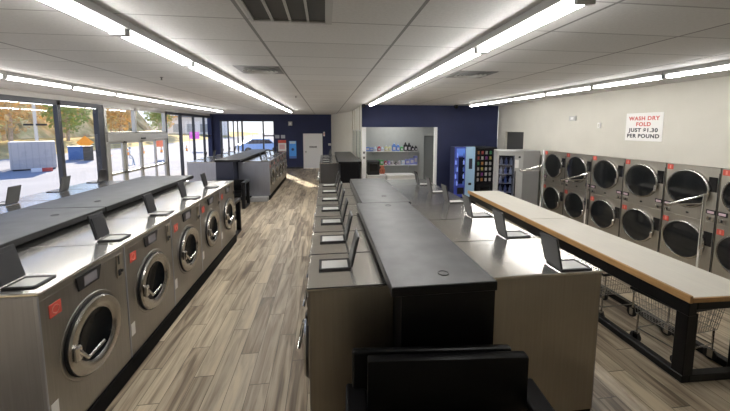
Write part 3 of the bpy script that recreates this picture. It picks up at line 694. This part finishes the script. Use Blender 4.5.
def jug(label, x, z, col, h, wd, grp):
    t = thing('detergent_jug', label, 'detergent jug', (x, AB - 0.17, z), 0, grp)
    MB().box(-wd / 2, wd / 2, -0.06, 0.06, 0, h * 0.72, bev=0.02, seg=2).prism([(-wd / 2 + 0.02, -0.05, h * 0.70), (wd / 2 - 0.02, -0.05, h * 0.70), (wd * 0.15, -0.035, h * 0.88), (-wd * 0.15, -0.035, h * 0.88)], (0, 0.1, 0)).build('body', colm(col), t)
    MB().lathe([(0, h), (wd * 0.2, h), (wd * 0.22, h * 0.86), (0, h * 0.86)], (0, 0, 0), 'z', 12).build('cap', colm((0.55, 0.66, 0.80)) if col != (0.01, 0.01, 0.015) else 'black', t)
    MB().box(-wd * .3, wd * .3, -0.063, -0.06, h * .15, h * .5).build('product_label', colm((0.55, 0.52, 0.56)), t)
def pbox(label, x, z, col, h, wd, grp):
    t = thing('detergent_box', label, 'box', (x, AB - 0.17, z), 0, grp)
    MB().box(-wd / 2, wd / 2, -0.07, 0.07, 0, h, bev=0.004).build('carton', colm(col), t)
    MB().box(-wd * .35, wd * .35, -0.073, -0.07, h * .3, h * .75).build('front_print', colm((0.55, 0.52, 0.56)), t)
up = [(1.74, 'b', (0.10, 0.22, 0.60), .17, .16), (1.90, 'b', (0.10, 0.22, 0.60), .15, .14), (2.06, 'j', (0.55, 0.66, 0.80), .20, .11), (2.22, 'j', (0.40, 0.05, 0.08), .24, .13), (2.36, 'j', (0.55, 0.66, 0.80), .18, .11), (2.52, 'j', (0.55, 0.55, 0.30), .24, .13), (2.67, 'j', (0.55, 0.55, 0.30), .22, .12),
      (2.85, 'j', (0.10, 0.22, 0.60), .34, .16), (3.02, 'j', (0.10, 0.22, 0.60), .30, .14), (3.18, 'j', (0.08, 0.35, 0.10), .22, .12), (3.34, 'j', (0.01, 0.01, 0.015), .36, .15), (3.50, 'j', (0.01, 0.01, 0.015), .34, .14), (3.65, 'j', (0.01, 0.01, 0.015), .22, .12), (3.79, 'j', (0.01, 0.01, 0.015), .22, .12)]
lo = [(2.16, 'b', (0.08, 0.35, 0.10), .22, .15), (2.33, 'b', (0.08, 0.35, 0.10), .20, .14), (2.50, 'j', (0.40, 0.05, 0.08), .20, .11), (2.64, 'j', (0.30, 0.20, 0.50), .19, .11), (2.79, 'j', (0.55, 0.52, 0.56), .18, .11), (2.94, 'j', (0.01, 0.01, 0.015), .13, .11), (3.08, 'j', (0.55, 0.52, 0.56), .18, .11), (3.24, 'b', (0.55, 0.66, 0.80), .17, .14), (3.43, 'b', (0.25, 0.28, 0.65), .22, .19), (3.62, 'b', (0.25, 0.28, 0.65), .26, .16), (3.78, 'b', (0.25, 0.28, 0.65), .36, .14)]
for lst, z, nm in ((up, 1.4605, 'upper'), (lo, 0.8855, 'lower')):
    for i, (x, k, col, h, wd) in enumerate(lst):
        kind = 'jug' if k == 'j' else 'box'
        nth = ORD[i] if i < 12 else ('last but one' if i == len(lst) - 2 else 'last')
        (jug if k == 'j' else pbox)('%s detergent %s, %s from left on the %s alcove shelf' % (cnames[col], kind, nth, nm), x, z, col, h, wd, 'goods on the %s alcove shelf' % nm)
# counter (two white chest units) and black appliance with orange bundle
for x0, x1, l in ((1.62, 2.36, 'left'), (2.42, 3.56, 'right')):
    t = thing('storage_chest', l + ' low white chest under the alcove shelves', 'chest', ((x0 + x1) / 2, AB - 0.64, 0), 0, 'white chests in the alcove')
    wx = (x1 - x0) / 2
    MB().box(-wx, wx, -0.28, 0.28, 0.0, 0.50, bev=0.015).build('chest_body', 'paper', t); MB().box(-wx - 0.01, wx + 0.01, -0.29, 0.29, 0.505, 0.56, bev=0.015).build('chest_lid', 'paper', t)
t = thing('black_appliance', 'black boxy machine standing on the left white chest in the alcove', 'appliance', (1.90, AB - 0.62, 0.56))
MB().box(-0.24, 0.24, -0.2, 0.2, 0.0, 0.56, bev=0.02).build('casing', 'black', t); MB().box(-0.16, 0.16, -0.206, -0.2, 0.14, 0.46, bev=0.003).build('front_window', 'black_gloss', t)
t = thing('orange_bundle', 'crumpled orange and dark bundle beside the black machine in the alcove', 'bundle', (2.27, AB - 0.62, 0.585))
m = MB()
for k in range(4):
    a = -0.07 + 0.045 * k
    m.tube([(a, -0.05, 0.0), (a * 1.5, -0.07, 0.14), (a * 0.5, -0.06, 0.26), (a * 1.3, -0.05, 0.34)], 0.022, 7)
m.build('strips', colm((0.60, 0.20, 0.12)), t, True); MB().box(-0.09, 0.09, -0.02, 0.08, 0, 0.3, bev=0.03, seg=2).build('core', 'rubber', t)

# ------------------------------------------------------------------ vending machines
t = thing('vending_machine', 'blue drinks vending machine with a lit front against the partition', 'vending machine', (4.64, 10.1, 0), 0, 'vending machines by the partition')
MB().box(-0.36, 0.36, 0.03, 0.40, 0.0, 1.79, bev=0.01).build('cabinet', 'navy', t)
MB().box(-0.30, 0.0, -0.006, 0.0, 1.50, 1.74, bev=0.003).build('lit_header', mat('vend_header', (0.10, 0.20, 0.55), 0.3, emit=0.3, ecol=(0.1, 0.22, 0.8)), t)
MB().box(-0.36, 0.02, -0.0, 0.03, 0.10, 1.79, bev=0.008).build('front_window', 'vblue', t)
f = MB().box(0.03, 0.36, 0.0, 0.03, 0.10, 1.79, bev=0.008).build('selection_panel', 'ltblue', t)
MB().box(0.14, 0.26, -0.01, 0.0, 1.05, 1.40, bev=0.004).build('keypad', 'bulk_navy', f); MB().box(0.14, 0.24, -0.02, 0.0, 0.50, 0.58, bev=0.004).build('coin_return', 'black', f)
MB().box(-0.22, -0.02, -0.006, 0.0, 0.55, 1.45).build('display_window', 'navyglass', t); MB().box(-0.25, -0.02, -0.012, 0.0, 0.2, 0.42, bev=0.004).build('delivery_slot', 'black', t)
g = mat('bottle_glow', (0.25, 0.35, 0.75), 0.3, emit=0.35, ecol=(0.25, 0.35, 0.9)); g2_ = mat('bottle_dark', (0.05, 0.10, 0.35), 0.3, emit=0.2)
for r in range(5):
    for c in range(3):
        b_ = tag(MB().lathe([(0, 0), (0.026, 0), (0.026, 0.11), (0.010, 0.14), (0.010, 0.165), (0, 0.165)], (4.64 - 0.33 + c * 0.05 if c < 2 else 4.64 - 0.055, 10.1 - 0.034, 0.50 + r * 0.235), 'z', 8).build('drink_bottle', g if (r + c) % 2 else g2_), '%s blue bottle from left, %s row from bottom of the blue drinks machine' % (ORD[c], ORD[r]), 'bottle', 'bottles in the blue drinks machine')
t = thing('vending_machine', 'black snack vending machine with rows of bright packets, middle of three', 'vending machine', (5.41, 10.1, 0), 0, 'vending machines by the partition')
MB().box(-0.38, 0.36, 0.30, 0.85, 0.0, 1.77, bev=0.01).box(-0.38, -0.33, 0.0, 0.3, 0, 1.77).box(0.26, 0.36, 0.0, 0.3, 0, 1.77).box(-0.38, 0.36, 0.0, 0.3, 1.70, 1.77).box(-0.38, 0.36, 0.0, 0.3, 0, 0.55).build('cabinet', 'black', t)
MB().box(-0.33, 0.26, 0.001, 0.006, 0.55, 1.70).build('glass_front', 'vglass', t)
MB().box(-0.20, 0.14, -0.01, 0.0, 0.22, 0.42, bev=0.004).build('delivery_flap', 'black_gloss', t); MB().box(0.27, 0.34, -0.01, 0.0, 1.0, 1.3, bev=0.003).build('keypad', 'vgrey', t)
for r in range(6): MB().box(-0.33, 0.26, 0.04, 0.28, 0.60 + r * 0.185, 0.608 + r * 0.185).build('tray', 'rubber', t)
sc = [((0.65, 0.12, 0.08), 'red'), ((0.70, 0.55, 0.12), 'yellow'), ((0.12, 0.45, 0.15), 'green'), ((0.75, 0.68, 0.52), 'cream'), ((0.75, 0.32, 0.08), 'orange'), ((0.40, 0.08, 0.30), 'plum')]
pick = [3, 4, 3, 3, 3, 5, 3, 3, 3, 1, 3, 3, 2, 4, 3, 3, 0, 3, 5, 1, 4, 0, 3, 2]
for r in range(6):
    for c in range(4):
        col, nm = sc[pick[r * 4 + c]]; x = 5.41 - 0.27 + c * 0.145; z = 0.6085 + r * 0.185; y = 10.16
        key = 'snk' + nm
        if key not in M: M[key] = mat('snack_' + nm, col, 0.45, emit=0.10)
        o = MB().box(x - 0.038, x + 0.038, y - 0.015, y + 0.02, z + 0.006, z + 0.10, bev=0.012, seg=2).box(x - 0.038, x + 0.038, y - 0.003, y + 0.006, z, z + 0.112).build('snack_packet', M[key])
        tag(o, '%s snack packet, %s from left, %s row from bottom of the black machine' % (nm, ORD[c], ORD[r]), 'snack packet', 'packets in the snack machine')
VA = R(-23)
t = thing('vending_machine', 'grey framed glass-front vending machine nearest the dryers', 'vending machine', (4.80, 7.75, 0), VA, 'vending machines by the partition')
MB().box(-0.32, 0.32, 0.30, 0.75, 0.0, 1.82, bev=0.01).box(-0.32, -0.27, 0.0, 0.3, 0, 1.82, bev=0.006).box(0.11, 0.32, 0.0, 0.3, 0, 1.82, bev=0.006).box(-0.32, 0.32, 0.0, 0.3, 1.70, 1.82, bev=0.006).box(-0.32, 0.32, 0.0, 0.3, 0, 0.40, bev=0.006).build('cabinet', 'vgrey', t)
MB().box(-0.27, 0.11, 0.290, 0.298, 0.4, 1.70).build('back_liner', 'navyglass', t)
MB().box(-0.27, 0.11, 0.004, 0.009, 0.40, 1.70).build('glass_front', 'vglass', t)
MB().tube([(0.13, -0.02, 0.45), (0.13, -0.02, 1.30)], 0.014, 8).build('door_handle', 'black', t)
MB().box(0.12, 0.21, -0.012, 0.0, 1.38, 1.60, bev=0.004).build('card_reader', 'paper', t); MB().box(0.20, 0.25, -0.01, 0.0, 1.64, 1.69, bev=0.004).build('lock', 'black', t)
for r in range(5): MB().box(-0.27, 0.11, 0.03, 0.28, 0.46 + r * 0.245, 0.468 + r * 0.245).build('tray', 'vgrey', t)
g3_ = mat('can_silver', (0.30, 0.34, 0.42), 0.3); g4_ = mat('can_blue', (0.08, 0.13, 0.35), 0.3)
ca, sa = math.cos(VA), math.sin(VA)
for r in range(5):
    for c in range(3):
        lx, ly = -0.20 + c * 0.12, 0.10
        x, y = 4.80 + lx * ca - ly * sa, 7.75 + lx * sa + ly * ca
        o = MB().lathe([(0, 0), (0.034, 0), (0.036, 0.01), (0.036, 0.11), (0.014, 0.16), (0.014, 0.185), (0, 0.185)], (x, y, 0.469 + r * 0.245), 'z', 10).build('drink_bottle', g3_ if (r * 3 + c) % 3 != 1 else g4_)
        tag(o, '%s bottle from left, %s row from bottom of the grey vending machine' % (ORD[c], ORD[r]), 'bottle', 'bottles in the grey vending machine')
t = thing('steel_cabinet', 'plain grey steel cabinet between the grey vending machine and the dryers', 'cabinet', (5.83, 8.46, 0))
MB().box(-0.33, 0.33, 0.0, 0.7, 0.0, 1.77, bev=0.008).build('cabinet_body', 'vgrey2', t)
MB().box(-0.32, 0.32, -0.006, 0.0, 0.03, 1.74, bev=0.002).build('side_panel', 'vgrey2', t)

# ------------------------------------------------------------------ outdoors
M['asphalt'] = mat('asphalt', (0.31, 0.31, 0.325), 0.9, vary=0.08, vscale=0.4, spec=0.02)
M['concrete'] = mat('concrete', (0.34, 0.33, 0.33), 0.9, spec=0.02)
M['dry_grass'] = mat('dry_grass', (0.50, 0.38, 0.16), 0.9, vary=0.2, vscale=0.5, spec=0.02)
struct(MB().box(-140, -6.66, -40, 160, -0.35, -0.12).box(-6.66, 40, 19.6, 160, -0.35, -0.12).build('parking_lot', 'asphalt'))
struct(MB().box(-8.6, -6.66, -5, 24, -0.12, -0.06).build('sidewalk', 'concrete'))
def brush_mat():  # slope colours lightened and warmed to stand in for sunlight on it
    m, nt, b = new_mat('woodland_bank')
    g = nt.nodes.new('ShaderNodeNewGeometry'); mp = nt.nodes.new('ShaderNodeMapping'); mp.inputs['Scale'].default_value = (1, 1, 0.35)
    n = nt.nodes.new('ShaderNodeTexNoise'); n.inputs['Scale'].default_value = 0.55; n.inputs['Detail'].default_value = 8
    nt.links.new(g.outputs['Position'], mp.inputs['Vector']); nt.links.new(mp.outputs['Vector'], n.inputs['Vector'])
    r = nt.nodes.new('ShaderNodeValToRGB'); e = r.color_ramp.elements
    e[0].position = .34; e[0].color = (.20, .18, .07, 1); e[1].position = .66; e[1].color = (.95, .78, .48, 1)
    k = e.new(.46); k.color = (.55, .42, .22, 1); k = e.new(.54); k.color = (.62, .58, .30, 1)
    nt.links.new(n.outputs['Fac'], r.inputs['Fac']); nt.links.new(r.outputs['Color'], b.inputs['Base Color']); b.inputs['Roughness'].default_value = 1
    return m
struct(MB().prism([(-26, -10, -0.12), (-30, -10, 0.55), (-40, -10, 1.0), (-40, -10, -0.12)], (0, 150, 0)).build('grass_bank', 'dry_grass'))
wb = (MB().prism([(-40, -10, -0.12), (-40, -10, 1.0), (-44, -10, 6.5), (-56, -10, 11.0), (-60, -10, -0.12)], (0, 92, 0)).build('woodland_bank', brush_mat()))
tag(wb, 'tan and green brush covered slope rising behind the trees outside', 'brush')['kind'] = 'stuff'
leafm = [mat('leaf_ochre', (0.75, 0.52, 0.22), 0.8, vary=0.3, vscale=1.5), mat('leaf_green', (0.36, 0.42, 0.13), 0.8, vary=0.3, vscale=1.5), mat('leaf_pale', (0.70, 0.68, 0.36), 0.8, vary=0.3, vscale=1.5)]  # leaf and bark colours lightened to carry the warm sunlight
M['bark'] = mat('bark', (0.60, 0.46, 0.32), 0.9, vary=0.2)
rnd = random.Random(3)
kinds = ['ochre-leaved', 'dark green', 'pale green']
def tree(x, y, h, k, label):
    t = thing('tree', label, 'tree', (x, y, 0.45 if x > -36 else 0.85), 0, 'trees across the road')
    m = MB(); m.tube([(0, 0, -0.6), (0.1, 0.05, h * .3), (-0.1, 0.1, h * .6), (0.05, 0, h * .9)], 0.20, 7)
    for q in range(5):
        a = rnd.uniform(0, 6.28); z = h * rnd.uniform(.25, .6)
        m.tube([(0, 0, z), (math.cos(a) * h * .13, math.sin(a) * h * .13, z + h * .13), (math.cos(a) * h * .22, math.sin(a) * h * .22, z + h * .3)], 0.07, 5)
    m.build('trunk', 'bark', t, True)
    b = bmesh.new()
    for q in range(1100):
        u = Vector((rnd.gauss(0, 1), rnd.gauss(0, 1), rnd.gauss(0, 1))).normalized() * (rnd.random() ** 0.5)
        p = Vector((u.x * h * .30, u.y * h * .30, h * .58 + u.z * h * .44)); s = rnd.uniform(.12, .34)
        d1 = Vector((rnd.gauss(0, 1), rnd.gauss(0, 1), rnd.gauss(0, 1))).normalized(); d2 = d1.orthogonal().normalized()
        b.faces.new([b.verts.new(p + s * d1), b.verts.new(p + s * .6 * d2), b.verts.new(p - s * d1), b.verts.new(p - s * .6 * d2)])
    me = bpy.data.meshes.new('foliage'); b.to_mesh(me); b.free(); me.materials.append(leafm[k])
    o = bpy.data.objects.new('foliage', me); C.objects.link(o); o.parent = t
pos = [(-33, 26, 8.5, 0), (-37, 33, 9.5, 1), (-33, 38, 9, 0), (-38, 43, 9, 2), (-34, 47, 8.5, 1), (-39, 53, 9, 0), (-34, 58, 8, 0), (-39, 64, 9, 2), (-34, 71, 8.5, 1), (-37, 80, 9, 0), (-36, 20, 9, 1)]
for i, (x, y, h, k) in enumerate(sorted(pos, key=lambda q: q[1] / -q[0])):
    tree(x, y, h, k, '%s tree across the road, %s from the left through the windows' % (kinds[k], ORD[i] if i < 12 else 'last'))
t = thing('storage_container', 'pale grey box container standing outside the left windows', 'container', (-17.9, 22.0, -0.12), R(38))
MB().box(-0.98, 0.98, -0.7, 0.7, 0.08, 1.72, bev=0.02).build('container_body', mat('container_grey', (0.58, 0.53, 0.48), 0.6), t)
for q in range(7): MB().box(-0.9 + 0.28 * q, -0.86 + 0.28 * q, -0.72, -0.69, 0.12, 1.68).build('rib', mat('container_rib', (0.50, 0.46, 0.42), 0.6) if q == 0 else bpy.data.materials['container_rib'], t)
MB().box(-0.9, 0.9, -0.6, 0.6, 0.0, 0.08).build('skid', 'black', t)
t = thing('road_barricade', 'low red and white barricade right of the grey container outside', 'barricade', (-16.4, 20.6, -0.12), R(38))
MB().box(-0.45, 0.0, -0.06, 0.06, 0.0, 0.22, bev=0.02).build('white_half', 'paper', t); MB().box(0.0, 0.45, -0.06, 0.06, 0.0, 0.22, bev=0.02).build('red_half', 'red', t)
t = thing('utility_pole', 'pale wooden utility pole with a dark crossarm outside', 'pole', (-21.5, 26.8, -0.12))
MB().tube([(0, 0, 0), (0, 0, 9)], 0.10, 8).build('shaft', mat('pole_wood', (0.85, 0.76, 0.60), 0.9), t); MB().box(-0.75, 0.75, -0.06, 0.06, 2.72, 2.86).build('crossarm', 'black', t)
t = thing('road_sign', 'orange diamond road sign on a post beyond the lot', 'sign', (-24.6, 36.2, -0.12), R(35))
MB().tube([(0, 0, 0), (0, 0, 1.0)], 0.04, 6).build('post', 'alu', t)
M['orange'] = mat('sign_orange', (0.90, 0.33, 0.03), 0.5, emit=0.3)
MB().prism([(-0.7, -0.05, 1.05), (0, -0.05, 0.35), (0.7, -0.05, 1.05), (0, -0.05, 1.75)], (0, 0.04, 0)).build('sign_plate', 'orange', t)
for (x, y, nm, lab, cc, w2, h2) in ((-20.0, 28.4, 'recycling_bin', 'blue bin standing at the edge of the lot', (0.10, 0.20, 0.42), 0.50, 1.0), (-18.6, 27.6, 'trash_bin', 'dark brown bin right of the blue bin outside', (0.12, 0.10, 0.07), 0.30, 1.05)):
    t = thing(nm, lab, 'bin', (x, y, -0.12), R(35))
    MB().box(-w2, w2, -w2, w2, 0, h2, bev=0.03).build('bin_body', mat(nm, cc, 0.6), t); MB().box(-w2 - .03, w2 + .03, -w2 - .03, w2 + .03, h2, h2 + 0.08, bev=0.02).build('bin_lid', mat(nm + '_lid', cc, 0.6), t)
def cone(x, y, lab):
    t = thing('traffic_cone', lab, 'traffic cone', (x, y, -0.12), 0, 'orange traffic cones beyond the entrance')
    MB().box(-0.17, 0.17, -0.17, 0.17, 0, 0.04).lathe([(0.13, 0.04), (0.03, 0.6), (0, 0.6)], (0, 0, 0), 'z', 12).build('cone_body', 'orange', t); MB().lathe([(0.095, 0.28), (0.075, 0.4)], (0, 0, 0), 'z', 12).build('reflective_band', 'paper', t)
for i, (x, y) in enumerate(((-19.5, 31.5), (-18.5, 32.5), (-18.2, 34.5), (-17.2, 36.0), (-15.5, 38.0))):
    cone(x, y, '%s orange traffic cone from the left seen through the glass entrance' % ORD[i])
t = thing('banner_flag', 'orange red banner on a pole outside the glass entrance', 'banner', (-14.3, 29.0, -0.12), R(20))
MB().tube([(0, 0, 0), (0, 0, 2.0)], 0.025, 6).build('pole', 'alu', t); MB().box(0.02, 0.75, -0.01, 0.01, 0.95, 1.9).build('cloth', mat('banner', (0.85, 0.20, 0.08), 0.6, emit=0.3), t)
t = thing('banner_flag', 'pink magenta banner outside, right of the glass entrance', 'banner', (-15.3, 38.4, -0.12), R(20))
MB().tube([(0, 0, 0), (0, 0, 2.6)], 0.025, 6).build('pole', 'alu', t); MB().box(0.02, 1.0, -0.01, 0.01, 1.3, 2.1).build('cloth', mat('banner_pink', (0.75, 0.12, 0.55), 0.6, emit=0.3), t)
t = thing('shop_building', 'pale low building far beyond the lot with dark windows', 'building', (-36, 92, 0.3), R(20))
MB().box(-9, 9, 0, 8, 0, 5, bev=0.05).build('walls', mat('bldg', (0.90, 0.85, 0.78), 0.8), t); MB().box(-9.3, 9.3, -0.3, 8.3, 5, 5.4).build('roof', mat('bldg_roof', (0.25, 0.25, 0.27), 0.8), t)
for k in range(5): MB().box(-7.5 + 3.2 * k, -5.5 + 3.2 * k, -0.03, 0.02, 1.0, 3.2).build('window', 'vgrey', t)
# blue car behind the back window
t = thing('parked_car', 'blue car parked outside the back window', 'car', (-6.6, 33.5, -0.12), R(25))
cb_ = mat('car_blue', (0.40, 0.58, 0.85), 0.3)
MB().prism([(-2.1, -0.85, 0.35), (2.1, -0.85, 0.35), (2.15, -0.85, 0.75), (1.3, -0.85, 0.95), (0.7, -0.85, 1.45), (-1.0, -0.85, 1.48), (-1.8, -0.85, 1.0), (-2.15, -0.85, 0.9)], (0, 1.7, 0)).build('car_body', cb_, t)
MB().prism([(1.15, -0.87, 0.98), (0.65, -0.87, 1.38), (-0.95, -0.87, 1.40), (-1.55, -0.87, 1.0)], (0, 1.74, 0)).build('side_windows', 'navyglass', t)
for a in (-1.35, 1.35):
    for q in (-0.86, 0.86): MB().lathe([(0, -0.1), (0.33, -0.1), (0.33, 0.1), (0, 0.1)], (a, q, 0.33), 'y', 20).build('wheel', 'rubber', t)

# ------------------------------------------------------------------ light, world, camera
wd = bpy.data.worlds.new('world'); S.world = wd; wd.use_nodes = True
nt = wd.node_tree; bg = nt.nodes['Background']
tc = nt.nodes.new('ShaderNodeTexCoord'); sp = nt.nodes.new('ShaderNodeSeparateXYZ'); rp_ = nt.nodes.new('ShaderNodeValToRGB')
nt.links.new(tc.outputs['Generated'], sp.inputs[0]); nt.links.new(sp.outputs[2], rp_.inputs['Fac'])
e = rp_.color_ramp.elements
e[0].position = 0.0; e[0].color = (0.92, 0.93, 0.90, 1); e[1].position = 0.7; e[1].color = (0.22, 0.36, 0.75, 1)
k = e.new(0.10); k.color = (0.76, 0.84, 0.96, 1); k = e.new(0.25); k.color = (0.36, 0.54, 0.95, 1)
nt.links.new(rp_.outputs['Color'], bg.inputs['Color']); bg.inputs['Strength'].default_value = 1.7
al = bpy.data.lights.new('alcove_fill', 'AREA'); al.energy = 30; al.size = 1.0; al.color = (1, 0.98, 0.95)  # added fill that brightens the alcove, no fixture is modelled for it
ao = bpy.data.objects.new('alcove_fill', al); C.objects.link(ao); ao.location = (2.8, 12.1, 3.18)
sun = bpy.data.lights.new('sun', 'SUN'); sun.energy = 18.0; sun.color = (1.0, 0.88, 0.68); sun.angle = R(0.6)
so = bpy.data.objects.new('sun', sun); C.objects.link(so)
dv = Vector((0.41 * math.cos(R(22)), -0.91 * math.cos(R(22)), -math.sin(R(22)))).normalized()
so.rotation_euler = dv.to_track_quat('-Z', 'Y').to_euler()

cam = bpy.data.cameras.new('camera'); co = bpy.data.objects.new('camera', cam); C.objects.link(co)
cam.sensor_width = 36; cam.sensor_fit = 'HORIZONTAL'; cam.lens = 318.0 / 730 * 36
cam.shift_y = (158.72 - 205.5) / 730.0
co.location = (0, 0, 2.42); co.rotation_euler = (R(90 - 5.5187), 0, R(-7.1365))
cam.clip_start = 0.05; cam.clip_end = 500
S.camera = co
S.view_settings.view_transform = 'Standard'; S.view_settings.look = 'None'; S.view_settings.exposure = 0.0
try:
    S.cycles.use_denoising = True; S.cycles.max_bounces = 8; S.cycles.diffuse_bounces = 4; S.cycles.glossy_bounces = 4; S.cycles.transparent_max_bounces = 12; S.cycles.sample_clamp_indirect = 6
except Exception: pass
